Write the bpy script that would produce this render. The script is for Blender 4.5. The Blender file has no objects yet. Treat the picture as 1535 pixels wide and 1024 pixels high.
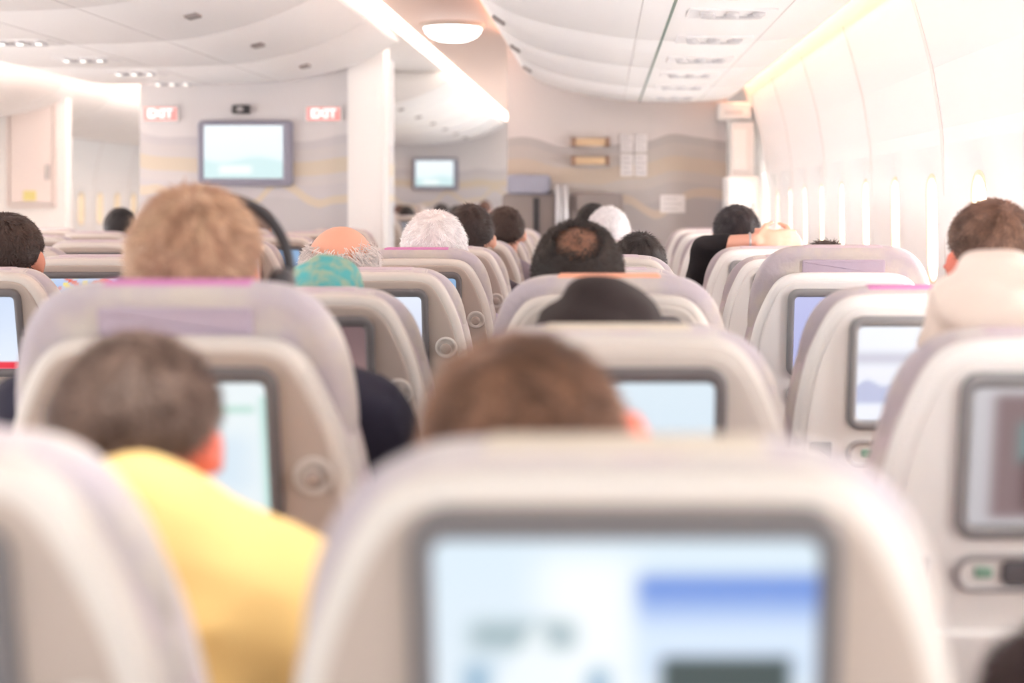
import bpy, bmesh, math, random
from mathutils import Vector, Matrix, Euler, noise
random.seed(7)
scene = bpy.context.scene
scene.view_settings.view_transform = 'Standard'
scene.view_settings.exposure = 1.07
COL = scene.collection
CAMZ = 1.335
SH = 0.2
TOP = 1.17

# ------------------------------------------------------------------ helpers
def lin(c):
    r = []
    for v in c[:3]:
        v = v / 255.0
        r.append(v / 12.92 if v <= 0.04045 else ((v + 0.055) / 1.055) ** 2.4)
    return (r[0], r[1], r[2], 1.0)

MATS = {}
def mat(name, rgb, rough=0.6, var=0.06, scale=30.0, bump=0.0, metal=0.0, emit=None, es=1.0, sheen=0.0, rgb2=None):
    if name in MATS:
        return MATS[name]
    m = bpy.data.materials.new(name)
    m.use_nodes = True
    nt = m.node_tree
    b = nt.nodes['Principled BSDF']
    tc = nt.nodes.new('ShaderNodeTexCoord')
    nz = nt.nodes.new('ShaderNodeTexNoise')
    nz.inputs['Scale'].default_value = scale
    nz.inputs['Detail'].default_value = 4
    nt.links.new(tc.outputs['Object'], nz.inputs['Vector'])
    cr = nt.nodes.new('ShaderNodeValToRGB')
    c = lin(rgb)
    if rgb2:
        d = lin(rgb2)
        cr.color_ramp.elements[0].position = 0.4
        cr.color_ramp.elements[1].position = 0.6
        cr.color_ramp.elements[0].color = c
        cr.color_ramp.elements[1].color = d
    else:
        cr.color_ramp.elements[0].color = tuple(max(0, v * (1 - var)) for v in c[:3]) + (1,)
        cr.color_ramp.elements[1].color = tuple(min(1, v * (1 + var)) for v in c[:3]) + (1,)
    nt.links.new(nz.outputs['Fac'], cr.inputs['Fac'])
    nt.links.new(cr.outputs['Color'], b.inputs['Base Color'])
    b.inputs['Roughness'].default_value = rough
    b.inputs['Metallic'].default_value = metal
    if sheen:
        b.inputs['Sheen Weight'].default_value = sheen
    if bump:
        bp = nt.nodes.new('ShaderNodeBump')
        bp.inputs['Strength'].default_value = bump
        bp.inputs['Distance'].default_value = 0.002
        n2 = nt.nodes.new('ShaderNodeTexNoise')
        n2.inputs['Scale'].default_value = scale * 8
        nt.links.new(tc.outputs['Object'], n2.inputs['Vector'])
        nt.links.new(n2.outputs['Fac'], bp.inputs['Height'])
        nt.links.new(bp.outputs['Normal'], b.inputs['Normal'])
    if emit:
        b.inputs['Emission Color'].default_value = lin(emit)
        b.inputs['Emission Strength'].default_value = es
    MATS[name] = m
    return m

def attr_mat(name, emission=0.0, rough=0.5):
    if name in MATS:
        return MATS[name]
    m = bpy.data.materials.new(name)
    m.use_nodes = True
    nt = m.node_tree
    b = nt.nodes['Principled BSDF']
    a = nt.nodes.new('ShaderNodeVertexColor')
    a.layer_name = 'Col'
    b.inputs['Roughness'].default_value = rough
    if emission:
        b.inputs['Base Color'].default_value = (0.02, 0.02, 0.02, 1)
        nt.links.new(a.outputs['Color'], b.inputs['Emission Color'])
        b.inputs['Emission Strength'].default_value = emission
    else:
        nt.links.new(a.outputs['Color'], b.inputs['Base Color'])
    MATS[name] = m
    return m

def mesh_from(verts, faces, m=None, smooth=True, recalc=True, colors=None):
    me = bpy.data.meshes.new('m')
    me.from_pydata([tuple(v) for v in verts], [], faces)
    if recalc:
        bm = bmesh.new(); bm.from_mesh(me)
        bmesh.ops.recalc_face_normals(bm, faces=bm.faces)
        bm.to_mesh(me); bm.free()
    if colors is not None:
        ca = me.color_attributes.new('Col', 'FLOAT_COLOR', 'POINT')
        flat = []
        for c in colors:
            flat.extend(c)
        ca.data.foreach_set('color', flat)
    if smooth:
        me.polygons.foreach_set('use_smooth', [True] * len(me.polygons))
    if m:
        me.materials.append(m)
    return me

def obj(name, me, parent=None, loc=(0, 0, 0), rot=None):
    o = bpy.data.objects.new(name, me)
    COL.objects.link(o)
    o.location = loc
    if rot:
        o.rotation_euler = rot
    if parent:
        o.parent = parent
    return o

def tag(o, label, category=None, group=None):
    o['label'] = label
    if category:
        o['category'] = category
    if group:
        o['group'] = group
    return o

def struct(o, label=None):
    o['kind'] = 'structure'
    if label:
        o['label'] = label
    return o

def join(parts):
    V, F = [], []
    for v, f in parts:
        n = len(V)
        V += v
        F += [tuple(i + n for i in ff) for ff in f]
    return V, F

def box(x0, x1, y0, y1, z0, z1):
    v = [Vector(p) for p in ((x0,y0,z0),(x1,y0,z0),(x1,y1,z0),(x0,y1,z0),(x0,y0,z1),(x1,y0,z1),(x1,y1,z1),(x0,y1,z1))]
    f = [(0,1,2,3),(4,5,6,7),(0,1,5,4),(1,2,6,5),(2,3,7,6),(3,0,4,7)]
    return v, f

def bevel_box_mesh(x0, x1, y0, y1, z0, z1, m, r=0.01, seg=2):
    v, f = box(x0, x1, y0, y1, z0, z1)
    me = mesh_from(v, f, m, smooth=False)
    bm = bmesh.new(); bm.from_mesh(me)
    bmesh.ops.bevel(bm, geom=list(bm.edges), offset=r, segments=seg, profile=0.5, affect='EDGES')
    bmesh.ops.recalc_face_normals(bm, faces=bm.faces)
    bm.to_mesh(me); bm.free()
    return me

def catmull(pts, n=3):
    out = []
    N = len(pts)
    for i in range(N):
        p0, p1, p2, p3 = [Vector(pts[(i + k) % N]) for k in (-1, 0, 1, 2)]
        for j in range(n):
            t = j / n
            out.append(0.5 * ((2 * p1) + (-p0 + p2) * t + (2 * p0 - 5 * p1 + 4 * p2 - p3) * t * t + (-p0 + 3 * p1 - 3 * p2 + p3) * t ** 3))
    return out

def rr(cx, cz, w, h, rad, n=5):
    out = []
    for (sx, sz, a0) in ((1, 1, 0), (-1, 1, 90), (-1, -1, 180), (1, -1, 270)):
        for i in range(n + 1):
            a = math.radians(a0 + 90 * i / n)
            out.append(Vector((cx + sx * (w / 2 - rad) + rad * math.cos(a), cz + sz * (h / 2 - rad) + rad * math.sin(a))))
    return out

def inset(ol, d):
    N = len(ol)
    area = sum(ol[i].x * ol[(i + 1) % N].y - ol[(i + 1) % N].x * ol[i].y for i in range(N))
    s = 1 if area > 0 else -1
    out = []
    for i in range(N):
        t = ol[(i + 1) % N] - ol[i - 1]
        if t.length < 1e-9:
            out.append(ol[i].copy()); continue
        t.normalize()
        n = Vector((-t.y, t.x)) * s
        out.append(ol[i] + n * d)
    return out

def slab_vf(ol, y0, y1, r, shear=SH, ytop=TOP):
    rings = [(r + 0.004, y0), (r, y0), (r * 0.3, y0 + r * 0.3), (0, y0 + r), (0, y1 - r), (r * 0.3, y1 - r * 0.3), (r, y1), (r + 0.004, y1)]
    V, F = [], []
    N = len(ol)
    for d, y in rings:
        o = inset(ol, d)
        for p in o:
            V.append(Vector((p.x, y + shear * (ytop - p.y), p.y)))
    for k in range(len(rings) - 1):
        for i in range(N):
            j = (i + 1) % N
            F.append((k * N + i, k * N + j, (k + 1) * N + j, (k + 1) * N + i))
    F.append(tuple(range(N)))
    F.append(tuple(range((len(rings) - 1) * N, len(rings) * N)))
    return V, F

def slab(ol, y0, y1, r, m, shear=SH, ytop=TOP):
    v, f = slab_vf(ol, y0, y1, r, shear, ytop)
    return mesh_from(v, f, m)

def ring_vf(outer, inner, yf, yb, r, shear=SH, ytop=TOP):
    rings = [(outer, 0, yb), (outer, 0, yf + r), (outer, r * 0.3, yf + r * 0.3), (outer, r, yf), (inner, -r * 0.6, yf), (inner, 0, yf + r * 0.6), (inner, 0, yb)]
    V, F = [], []
    N = len(outer)
    for o, d, y in rings:
        oo = inset(o, d)
        for p in oo:
            V.append(Vector((p.x, y + shear * (ytop - p.y), p.y)))
    for k in range(len(rings)):
        k2 = (k + 1) % len(rings)
        for i in range(N):
            j = (i + 1) % N
            F.append((k * N + i, k * N + j, k2 * N + j, k2 * N + i))
    return V, F

def lathe(profile, n=24, axis='y'):
    V, F = [], []
    for r, h in profile:
        for i in range(n):
            a = 2 * math.pi * i / n
            if axis == 'y':
                V.append(Vector((r * math.cos(a), h, r * math.sin(a))))
            else:
                V.append(Vector((r * math.cos(a), r * math.sin(a), h)))
    for k in range(len(profile) - 1):
        for i in range(n):
            j = (i + 1) % n
            F.append((k * n + i, k * n + j, (k + 1) * n + j, (k + 1) * n + i))
    F.append(tuple(range(n)))
    F.append(tuple(range((len(profile) - 1) * n, len(profile) * n)))
    return V, F

def screen_mesh(cx, cz, w, h, y, fn, m, shear=SH, ytop=TOP, nx=48, nz=32):
    V, F, C = [], [], []
    for j in range(nz + 1):
        for i in range(nx + 1):
            u, v = i / nx, j / nz
            x, z = cx + (u - 0.5) * w, cz + (v - 0.5) * h
            V.append(Vector((x, y + shear * (ytop - z), z)))
            C.append(lin([max(0, min(255, q)) for q in fn(u, v)]))
    for j in range(nz):
        for i in range(nx):
            a = j * (nx + 1) + i
            F.append((a, a + 1, a + nx + 2, a + nx + 1))
    return mesh_from(V, F, m, recalc=False, colors=C)

def mix(a, b, t):
    t = max(0, min(1, t))
    return [a[i] * (1 - t) + b[i] * t for i in range(3)]
def sm(a, b, x):
    t = max(0, min(1, (x - a) / (b - a)))
    return t * t * (3 - 2 * t)
def inr(u, v, u0, u1, v0, v1, s=0.02):
    return sm(u0 - s, u0 + s, u) * (1 - sm(u1 - s, u1 + s, u)) * sm(v0 - s, v0 + s, v) * (1 - sm(v1 - s, v1 + s, v))

# ------------------------------------------------------------------ screens
def s_map(u, v):
    c = mix((222, 230, 238), (212, 228, 240), v)
    c = mix(c, (240, 245, 249), inr(u, v, 0.28, 0.52, 0.3, 0.92, 0.08))
    g = mix((208, 224, 244), (92, 130, 212), sm(0.62, 0.85, v)) if v < .86 else (214, 227, 239)
    c = mix(c, g, inr(u, v, 0.53, 1.1, 0.45, 0.85, 0.02))
    c = mix(c, (158, 178, 184), inr(u, v, 0.10, 0.37, 0.57, 0.68, 0.035))
    tri = abs(u - .27) < (.68 - v) * .45
    if tri and v < .68 and v > .2:
        c = mix(c, (234, 241, 245), .85)
    c = mix(c, (150, 180, 202), inr(u, v, 0.08, 0.15, 0.38, 0.52, 0.02))
    c = mix(c, (150, 180, 202), inr(u, v, 0.40, 0.46, 0.36, 0.50, 0.02))
    c = mix(c, (54, 70, 70), inr(u, v, 0.59, 0.93, 0.38, 0.545, 0.015))
    c = mix(c, (110, 190, 160), inr(u, v, 0.55, 0.9, 0.08, 0.2, 0.03))
    return c
def s_green(u, v):
    c = (226, 236, 240)
    c = mix(c, (150, 204, 184), inr(u, v, 0.1, 0.93, 0.78, 0.81, 0.02))
    c = mix(c, (176, 216, 208), inr(u, v, 0.96, 0.99, 0.05, 0.9, 0.01))
    c = mix(c, (210, 226, 238), inr(u, v, 0.2, 0.9, 0.2, 0.6, 0.1))
    return c
def s_pale(u, v):
    return mix(mix((206, 222, 235), (216, 230, 240), v), (230, 240, 246), inr(u, v, 0.0, 0.5, 0.1, 0.8, 0.1))
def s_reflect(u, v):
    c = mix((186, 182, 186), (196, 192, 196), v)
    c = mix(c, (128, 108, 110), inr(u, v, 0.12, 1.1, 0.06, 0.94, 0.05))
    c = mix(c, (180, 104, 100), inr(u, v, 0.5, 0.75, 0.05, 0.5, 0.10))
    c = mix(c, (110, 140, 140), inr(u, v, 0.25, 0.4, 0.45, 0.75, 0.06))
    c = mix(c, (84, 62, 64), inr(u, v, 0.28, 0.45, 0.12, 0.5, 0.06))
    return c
def s_dark(u, v):
    return mix((166, 134, 130), (120, 96, 98), sm(0, 1, v))
def s_land(u, v):
    c = mix((228, 228, 240), (236, 240, 248), v)
    hh = 0.35 + 0.06 * math.sin(u * 9) + 0.04 * math.sin(u * 23)
    c = mix(c, (184, 190, 218), 1 - sm(hh - 0.03, hh + 0.03, v))
    c = mix(c, (232, 235, 246), 1 - sm(0.15, 0.22, v))
    c = mix(c, (200, 200, 214), inr(u, v, -0.1, 1.1, 0.6, 0.72, 0.06))
    return c
def s_lav(u, v):
    return mix((206, 208, 232), (226, 232, 246), v)
def s_peri(u, v):
    return mix((176, 178, 224), (190, 192, 232), v)
def s_bluedark(u, v):
    return mix((76, 82, 98), (140, 174, 210), sm(0.3, 0.8, v))
def s_red(u, v):
    c = mix((224, 232, 246), (200, 214, 238), v)
    c = mix(c, (226, 40, 60), inr(u, v, -0.1, 1.1, 0.0, 0.1, 0.01))
    c = mix(c, (150, 80, 90), inr(u, v, 0.2, 0.5, 0.75, 0.85, 0.02))
    return c
def s_game(u, v):
    c = mix((90, 150, 220), (190, 205, 235), v)
    k = noise.noise(Vector((u * 9, v * 9, 3)))
    c = mix(c, (225, 110, 90), sm(0.15, 0.3, k) * (1 if v > 0.3 else 0.2))
    c = mix(c, (240, 220, 120), sm(0.2, 0.35, -k) * (1 if v > 0.45 else 0.1))
    c = mix(c, (70, 200, 150), inr(u, v, 0.1, 0.2, 0.2, 0.7, 0.01))
    c = mix(c, (30, 40, 70), inr(u, v, -0.1, 0.05, -0.1, 1.1, 0.02))
    return c
def s_grey(u, v):
    return mix((110, 108, 114), (140, 138, 144), v)
SCR = dict(map=s_map, green=s_green, pale=s_pale, reflect=s_reflect, dark=s_dark, land=s_land, lav=s_lav, peri=s_peri, bluedark=s_bluedark, red=s_red, game=s_game, grey=s_grey)

# ------------------------------------------------------------------ materials
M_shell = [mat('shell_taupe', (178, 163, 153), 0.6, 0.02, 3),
           mat('shell_part_lit', (202, 194, 187), 0.6, 0.02, 3),
           mat('shell_window_lit', (230, 227, 225), 0.6, 0.02, 3)]  # same shell, lighter towards the windows: window light put into the colour
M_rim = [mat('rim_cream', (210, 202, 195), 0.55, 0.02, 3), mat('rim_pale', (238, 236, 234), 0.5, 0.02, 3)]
M_fab = mat('fabric_lilac', (200, 186, 191), 0.95, 0.05, 25, 0.6, sheen=0.15, rgb2=(206, 198, 194))
M_fab2 = mat('fabric_grey_lilac', (184, 174, 181), 0.95, 0.05, 12, 0.6, sheen=0.15, rgb2=(198, 189, 182))
M_magenta = mat('cover_magenta', (204, 132, 182), 0.9, 0.05, 30, 0.4)
M_peach = mat('cover_peach', (240, 172, 144), 0.9, 0.05, 30, 0.4)
M_cream = mat('cover_cream', (214, 202, 186), 0.9, 0.05, 30, 0.4)
M_lil = mat('cover_lilac', (202, 186, 194), 0.9, 0.05, 30, 0.4)
M_patch = mat('patch_lilac', (180, 166, 182), 0.9, 0.05, 40, 0.4)
M_bezel = mat('bezel_grey', (106, 101, 102), 0.5, 0.03, 8)
M_bezel_l = mat('bezel_light', (138, 137, 139), 0.5, 0.03, 8)
M_dark = mat('dark_plastic', (54, 52, 56), 0.35, 0.05, 10)
M_hand = mat('handset_grey', (92, 90, 94), 0.4, 0.05, 10)
M_silver = mat('silver_metal', (180, 178, 180), 0.35, 0.03, 10, metal=0.6)
M_knob = mat('knob_beige', (162, 147, 138), 0.35, 0.03, 10)
M_green = mat('green_button', (138, 176, 156), 0.5, 0.03, 10)
M_screen = attr_mat('screen_image', emission=0.52, rough=0.25)
M_metal = mat('leg_metal', (130, 130, 134), 0.4, 0.03, 10, metal=0.8)

# ------------------------------------------------------------------ seat
half = [(0, 1.17), (.06, 1.17), (.110, 1.1685), (.140, 1.163), (.162, 1.151), (.180, 1.131), (.195, 1.104), (.209, 1.072), (.223, 1.03), (.235, .97), (.243, .90), (.249, .81), (.249, .7), (.242, .56), (.23, .47), (.2, .452), (.1, .45), (0, .45)]
OUT = catmull([Vector(p) for p in half] + [Vector((-x, z)) for x, z in half[-2:0:-1]], 3)
hhalf = [(0, 1.17), (.08, 1.17), (.128, 1.167), (.160, 1.156), (.185, 1.136), (.205, 1.105), (.219, 1.06), (.226, 1.0), (.222, .955), (.20, .942), (.1, .94), (0, .94)]
HOUT = catmull([Vector(p) for p in hhalf] + [Vector((-x, z)) for x, z in hhalf[-2:0:-1]], 3)
CACHE = {}
def cm(key, f):
    if key not in CACHE:
        CACHE[key] = f()
    return CACHE[key]

def cushion_mesh():
    me = bevel_box_mesh(-.225, .225, .16, .62, .33, .455, M_fab2, 0.04, 4)
    me.polygons.foreach_set('use_smooth', [True] * len(me.polygons))
    return me
def hook_mesh():
    v, f = lathe([(.014, 0.0), (.026, -.001), (.027, -.004), (.024, -.006), (.019, -.004), (.017, -.001)], 28)
    return mesh_from(v, f, M_rim[0])
def knob_mesh():
    v, f = lathe([(.006, 0.002), (.007, -.006), (.012, -.011), (.0135, -.015), (.011, -.019), (.004, -.0205)], 24)
    return mesh_from(v, f, M_knob)
def leg_mesh():
    parts = [box(-.02, .02, .24, .28, 0.03, .34), box(-.02, .02, .48, .52, .03, .34), box(-.025, .025, .2, .56, 0, .03)]
    v, f = join(parts)
    return mesh_from(v, f, M_metal, smooth=False)
def arm_mesh():
    me = bevel_box_mesh(-.016, .016, .16, .60, .60, .64, M_bezel_l, 0.010, 3)
    return me

def seat(x, y, shell=0, cover='lilac', raised=0.0, screen='grey', label='', group='seats', sdz=0.0):
    root = bpy.data.objects.new('passenger_chair', None)
    COL.objects.link(root)
    root.location = (x, y, 0)
    tag(root, label or 'cream and taupe aircraft seat with lilac fabric and seatback screen', 'seat', group)
    rim = 1 if shell == 2 else 0  # paler rim, and bezel below, go with the window-lit shell colour
    covm = dict(lilac=M_lil, magenta=M_magenta, peach=M_peach, cream=M_cream)[cover]
    obj('backrest_cushion', cm('bc', lambda: slab(OUT, .032, .125, .03, M_fab)), root)
    obj('back_shell', cm(('rim', rim), lambda: slab(inset(OUT, .009), 0.0, .05, .014, M_rim[rim])), root)
    obj('shell_panel', cm(('face', shell), lambda: slab(inset(OUT, .028), -.004, .03, .004, M_shell[shell])), root)
    obj('seat_cushion', cm('sc', cushion_mesh), root)
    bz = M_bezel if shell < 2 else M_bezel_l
    cz = TOP - .047 - .108
    def bezel():
        v, f = ring_vf(rr(0, cz, .278, .216, .026, 6), rr(0, cz, .246, .176, .010, 6), -.016, 0.0, .007)
        return mesh_from(v, f, bz)
    so = (0, -SH * sdz, sdz)
    b = obj('screen_bezel', cm(('bz', bz.name), bezel), root, so)
    s = obj('screen', cm(('scr', screen), lambda: screen_mesh(0, cz, .250, .180, -.0075, SCR[screen], M_screen)), root, so)
    h = obj('headrest', cm('hr', lambda: slab(HOUT, .040, .10, .024, M_fab2)), root, (0, -SH * raised, raised))
    def cov():
        top = rr(0, 1.158, .2, .026, .012, 6)
        return slab(top, .050, .106, .008, covm)
    obj('headrest_cover', cm(('cov', cover), cov), h)
    if raised > 0.03:
        obj('headrest_pocket', cm('pk', lambda: slab(rr(0, 1.115, .2, .042, .006, 4), .034, .05, .003, M_patch)), h)
    hk = obj('coat_hook', cm('hk', hook_mesh), root, (.180, SH * .19 - .004, TOP - .19), (SH, 0, 0))
    obj('hook_knob', cm('kn', knob_mesh), hk)
    def tray():
        return slab(rr(0, .665, .40, .24, .03, 5), -.020, .01, .006, M_rim[rim])
    obj('tray_table', cm(('tray', rim), tray), root)
    obj('tray_latch', cm('latch', lambda: slab(rr(0, .798, .05, .018, .006, 4), -.026, .0, .003, M_bezel_l)), root)
    obj('literature_pocket', cm('pocket', lambda: slab(rr(0, .50, .38, .10, .015, 4), -.03, .0, .01, M_fab2)), root)
    def hs():
        v, f = ring_vf(rr(-.02, .862, .235, .052, .0255, 8), rr(-.02, .862, .215, .036, .0175, 8), -.012, 0, .004)
        return mesh_from(v, f, M_silver)
    hr = obj('handset_cradle', cm('hs', hs), root)
    obj('handset', cm('hs2', lambda: slab(rr(.0, .862, .15, .03, .008, 5), -.013, 0, .003, M_hand)), hr)
    obj('call_button', cm('hs3', lambda: slab(rr(-.098, .862, .022, .014, .004, 3), -.009, 0, .001, M_green)), hr)
    obj('power_socket', cm('ps', lambda: slab(rr(-.185, .868, .042, .034, .004, 3), -.009, .0, .002, M_bezel_l)), root)
    a = obj('armrest', cm('arm', arm_mesh), root, (-.268, 0, 0))
    for sx in (-.17, .17):
        obj('leg', cm('leg', leg_mesh), root, (sx, 0, 0))
    return root

CL, CC, CR = -.56, .01, .58
def rowy(n):
    return .90 if n == 1 else 1.0 + .8 * (n - 1)
lab_l = 'taupe aircraft seat with lilac fabric edge beside the aisle'
lab_c = 'aircraft seat in part-lit shell colour with lilac fabric edge between two others'
lab_r = 'aircraft seat coloured as if window-lit, with lilac edge, beside the windows'
scr_l = {1: 'grey', 2: 'green', 3: 'dark', 4: 'lav', 5: 'bluedark'}
scr_c = {1: 'map', 2: 'pale', 3: 'grey', 4: 'dark'}
scr_r = {1: 'grey', 2: 'reflect', 3: 'land', 4: 'peri', 5: 'green'}
for n in range(1, 11):
    y = rowy(n)
    others = ['grey', 'lav', 'bluedark']
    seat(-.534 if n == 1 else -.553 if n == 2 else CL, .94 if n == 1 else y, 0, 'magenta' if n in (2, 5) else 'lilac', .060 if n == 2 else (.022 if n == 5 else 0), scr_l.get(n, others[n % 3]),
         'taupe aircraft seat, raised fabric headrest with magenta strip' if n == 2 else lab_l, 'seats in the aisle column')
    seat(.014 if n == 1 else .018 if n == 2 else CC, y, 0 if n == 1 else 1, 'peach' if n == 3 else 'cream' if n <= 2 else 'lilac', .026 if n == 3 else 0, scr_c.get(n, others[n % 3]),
         'taupe aircraft seat, large screen showing a pale blue map' if n == 1 else 'aircraft seat in part-lit shell colour with peach headrest strip' if n == 3 else lab_c, 'seats in the middle column', .017 if n == 1 else 0)
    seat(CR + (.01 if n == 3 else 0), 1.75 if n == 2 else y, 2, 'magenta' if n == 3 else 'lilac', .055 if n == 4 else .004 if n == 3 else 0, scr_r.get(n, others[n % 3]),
         'seat coloured as if window-lit, with raised lilac fabric headrest' if n == 4 else lab_r, 'seats in the window column')
for n in range(4, 11):
    y = rowy(n)
    for k in range(4):
        x = -1.535 - .565 * k
        if x + .3 < -.4245 * (y) - .02:
            continue
        sc = 'red' if (n == 4) else 'game' if (n == 5 and k == 0) else ['grey', 'lav', 'bluedark'][(n + k) % 3]
        seat(x, y, 0, 'lilac', 0.0, sc, 'taupe aircraft seat with seatback screen across the aisle', 'seats in the central block')
for y in (13.2, 14.8, 16.4, 18.0):
    for k in range(4):
        seat(-1.535 - .565 * k, y, 0, 'lilac', 0.0, 'grey', 'taupe aircraft seat in the next cabin section', 'seats in the next cabin')

# ------------------------------------------------------------------ room shell
M_wall = mat('wall_white', (248, 247, 246), 0.6, 0.005, 2)
M_ceil = mat('ceiling_white', (250, 247, 245), 0.6, 0.01, 2)
M_ceilglow = mat('ceiling_painted_glow', (253, 230, 218), 0.6, 0.005, 2)  # peach cove glow put into the aisle ceiling's colour
M_binm = mat('bin_white', (254, 253, 252), 0.5, 0.002, 2)
M_joint = mat('joint_grey', (236, 232, 229), 0.6, 0.01, 2)
M_seam = mat('seam_grey', (220, 218, 217), 0.6, 0.02, 5)
M_carpet = mat('carpet_grey', (190, 187, 185), 0.98, 0.15, 60, 0.8)
M_glass = mat('daylight_pane', (255, 255, 255), 0.3, 0.0, 2, emit=(250, 251, 255), es=24.0)
M_glassL = mat('fill_daylight_pane', (255, 255, 255), 0.3, 0.0, 2, emit=(252, 252, 255), es=60.0)  # out-of-view panes made extra bright to fill the cabin with light
M_glass2 = mat('soft_daylight_pane', (255, 255, 255), 0.3, 0.0, 2, emit=(250, 250, 252), es=.7)
M_reveal = mat('window_reveal', (250, 234, 206), 0.5, 0.02, 5)

v, f = box(-6.1, 1.3, -1.5, 20.2, -.06, 0)
struct(obj('floor', mesh_from(v, f, M_carpet, False)), 'grey patterned cabin carpet')
v, f = box(-6.1, 1.3, -1.5, 20.2, 2.46, 2.52)
struct(obj('ceiling', mesh_from(v, f, M_ceil, False)), 'smooth white cabin ceiling')

WP = [(0, 1.02), (.3, 1.05), (.7, 1.08), (1.0, 1.085), (1.3, 1.085), (1.56, 1.07), (1.75, 1.04), (1.9, 1.0), (2.05, .955), (2.2, .90), (2.46, .84)]
def Xw(z):
    for (a, xa), (b, xb) in zip(WP, WP[1:]):
        if z <= b:
            t = (z - a) / (b - a)
            return xa + (xb - xa) * t
    return WP[-1][1]
NWIN = [0]; NTRIM = [0]
WZ = 1.235
def sidewall(name, side, bays, y_end, mirror_c=-2.42):
    def P(y, z, dx=0):
        x = Xw(z) + dx
        return Vector((x if side > 0 else 2 * mirror_c - x, y, z))
    V, F = [], []
    def quad(a, b, c, d):
        n = len(V); V.extend([a, b, c, d]); F.append((n, n + 1, n + 2, n + 3))
    zs = [0, .15, .3, .5, .7, .85, WZ - .28]
    zs2 = [WZ + .28, 1.56, 1.62, 1.68, 1.75, 1.82, 1.9, 1.97, 2.05, 2.2, 2.46]
    ys = [b - .3 for b in bays] + [bays[-1] + .3]
    for y0, y1 in zip(ys, ys[1:]):
        for zz in (zs, zs2):
            for z0, z1 in zip(zz, zz[1:]):
                quad(P(y0, z0), P(y1, z0), P(y1, z1), P(y0, z1))
    if y_end > ys[-1]:
        zz = zs + [1.15, 1.3, 1.43] + zs2
        for z0, z1 in zip(zz, zz[1:]):
            quad(P(ys[-1], z0), P(y_end, z0), P(y_end, z1), P(ys[-1], z1))
    for i, b in enumerate(bays):
        outer = rr(b, WZ, .6, .56, .0005, 8)
        inner = rr(b, WZ, .16, .34, .075, 8)
        bay = rr(b, WZ + .02, .36, .50, .14, 8)
        N = len(outer); n = len(V)
        V.extend([P(p.x, p.y) for p in outer])
        V.extend([P(p.x, p.y) for p in bay])
        V.extend([P(p.x, p.y, .028) for p in inset(bay, .05)])
        V.extend([P(p.x, p.y, .032) for p in inner])
        for k in range(3):
            for a in range(N):
                c = (a + 1) % N
                F.append((n + k * N + a, n + k * N + c, n + (k + 1) * N + c, n + (k + 1) * N + a))
        NWIN[0] += 1
        VV, FF = [], []
        prof = [(0.02, .029), (0.016, .026), (0.006, .025), (0.0, .030), (-.010, .10)]
        for d, dx in prof:
            VV.extend([P(p.x, p.y, dx) for p in inset(inner, -d)])
        for k in range(len(prof) - 1):
            for a in range(N):
                c = (a + 1) % N
                FF.append((k * N + a, k * N + c, (k + 1) * N + c, (k + 1) * N + a))
        w = obj('window_%d' % NWIN[0], mesh_from(VV, FF, M_reveal))
        struct(w, 'oval cabin window with cream surround and bright daylight')
        pv = [P(p.x, p.y, .099) for p in inset(inner, .008)]
        if side < 0:
            gm = M_glass2 if b > 9.5 else M_glassL
        else:
            gm = M_glassL if b > 12.2 else M_glass
        pane = obj('window_pane', mesh_from(pv, [tuple(range(N))], gm, False), w)
    o = obj(name, mesh_from(V, F, M_wall, True, recalc=False))
    struct(o, 'curved white cabin sidewall with moulded panels')
    for i, y0 in enumerate(ys):
        if i % 2 == 0:
            zz = [.1, .5, .9, 1.1, 1.3, 1.43, 1.56, 1.68, 1.75, 1.82, 1.9, 1.97, 2.03]
            VV, FF = [], []
            for z in zz:
                for dy, dx in ((-.014, -.001), (-.006, -.006), (.006, -.006), (.014, -.001)):
                    VV.append(P(y0 + dy, z, dx))
            for k in range(len(zz) - 1):
                for a in range(3):
                    FF.append((k * 4 + a, k * 4 + a + 1, (k + 1) * 4 + a + 1, (k + 1) * 4 + a))
            NTRIM[0] += 1
            struct(obj('trim_%d' % NTRIM[0], mesh_from(VV, FF, M_joint)), 'white joint strip between sidewall panels')
sidewall('wall_right', 1, [-1.2 + .6 * i for i in range(34)], 20.2)
sidewall('wall_left', -1, [-1.2 + .6 * i for i in range(34)], 20.2)

# bins
def bin_mesh(profile, y0, y1, r=.01):
    N = len(profile)
    V, F = [], []
    for d, y in ((r, y0), (0, y0 + r), (0, y1 - r), (r, y1)):
        for p in inset([Vector(q) for q in profile], d):
            V.append(Vector((p.x, y, p.y)))
    for k in range(3):
        for i in range(N):
            j = (i + 1) % N
            F.append((k * N + i, k * N + j, (k + 1) * N + j, (k + 1) * N + i))
    F.append(tuple(range(N))); F.append(tuple(range(3 * N, 4 * N)))
    me = mesh_from(V, F, M_binm)
    return me
def smooth_open(pts, n=4):
    out = []
    P = [Vector(p) for p in pts]
    P = [P[0] * 2 - P[1]] + P + [P[-1] * 2 - P[-2]]
    for i in range(1, len(P) - 2):
        p0, p1, p2, p3 = P[i - 1:i + 3]
        for j in range(n):
            t = j / n
            out.append(0.5 * ((2 * p1) + (-p0 + p2) * t + (2 * p0 - 5 * p1 + 4 * p2 - p3) * t * t + (-p0 + 3 * p1 - 3 * p2 + p3) * t ** 3))
    out.append(P[-2])
    return out
RB = smooth_open([(-.60, 2.33), (-.53, 2.20), (-.40, 2.11), (-.2, 2.045), (.1, 1.995), (.4, 1.98), (.65, 1.985), (.80, 2.0), (.875, 2.04)])
RBP = [(p.x, p.y) for p in RB] + [(.80, 2.2), (.76, 2.45), (-.60, 2.45)]
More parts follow.
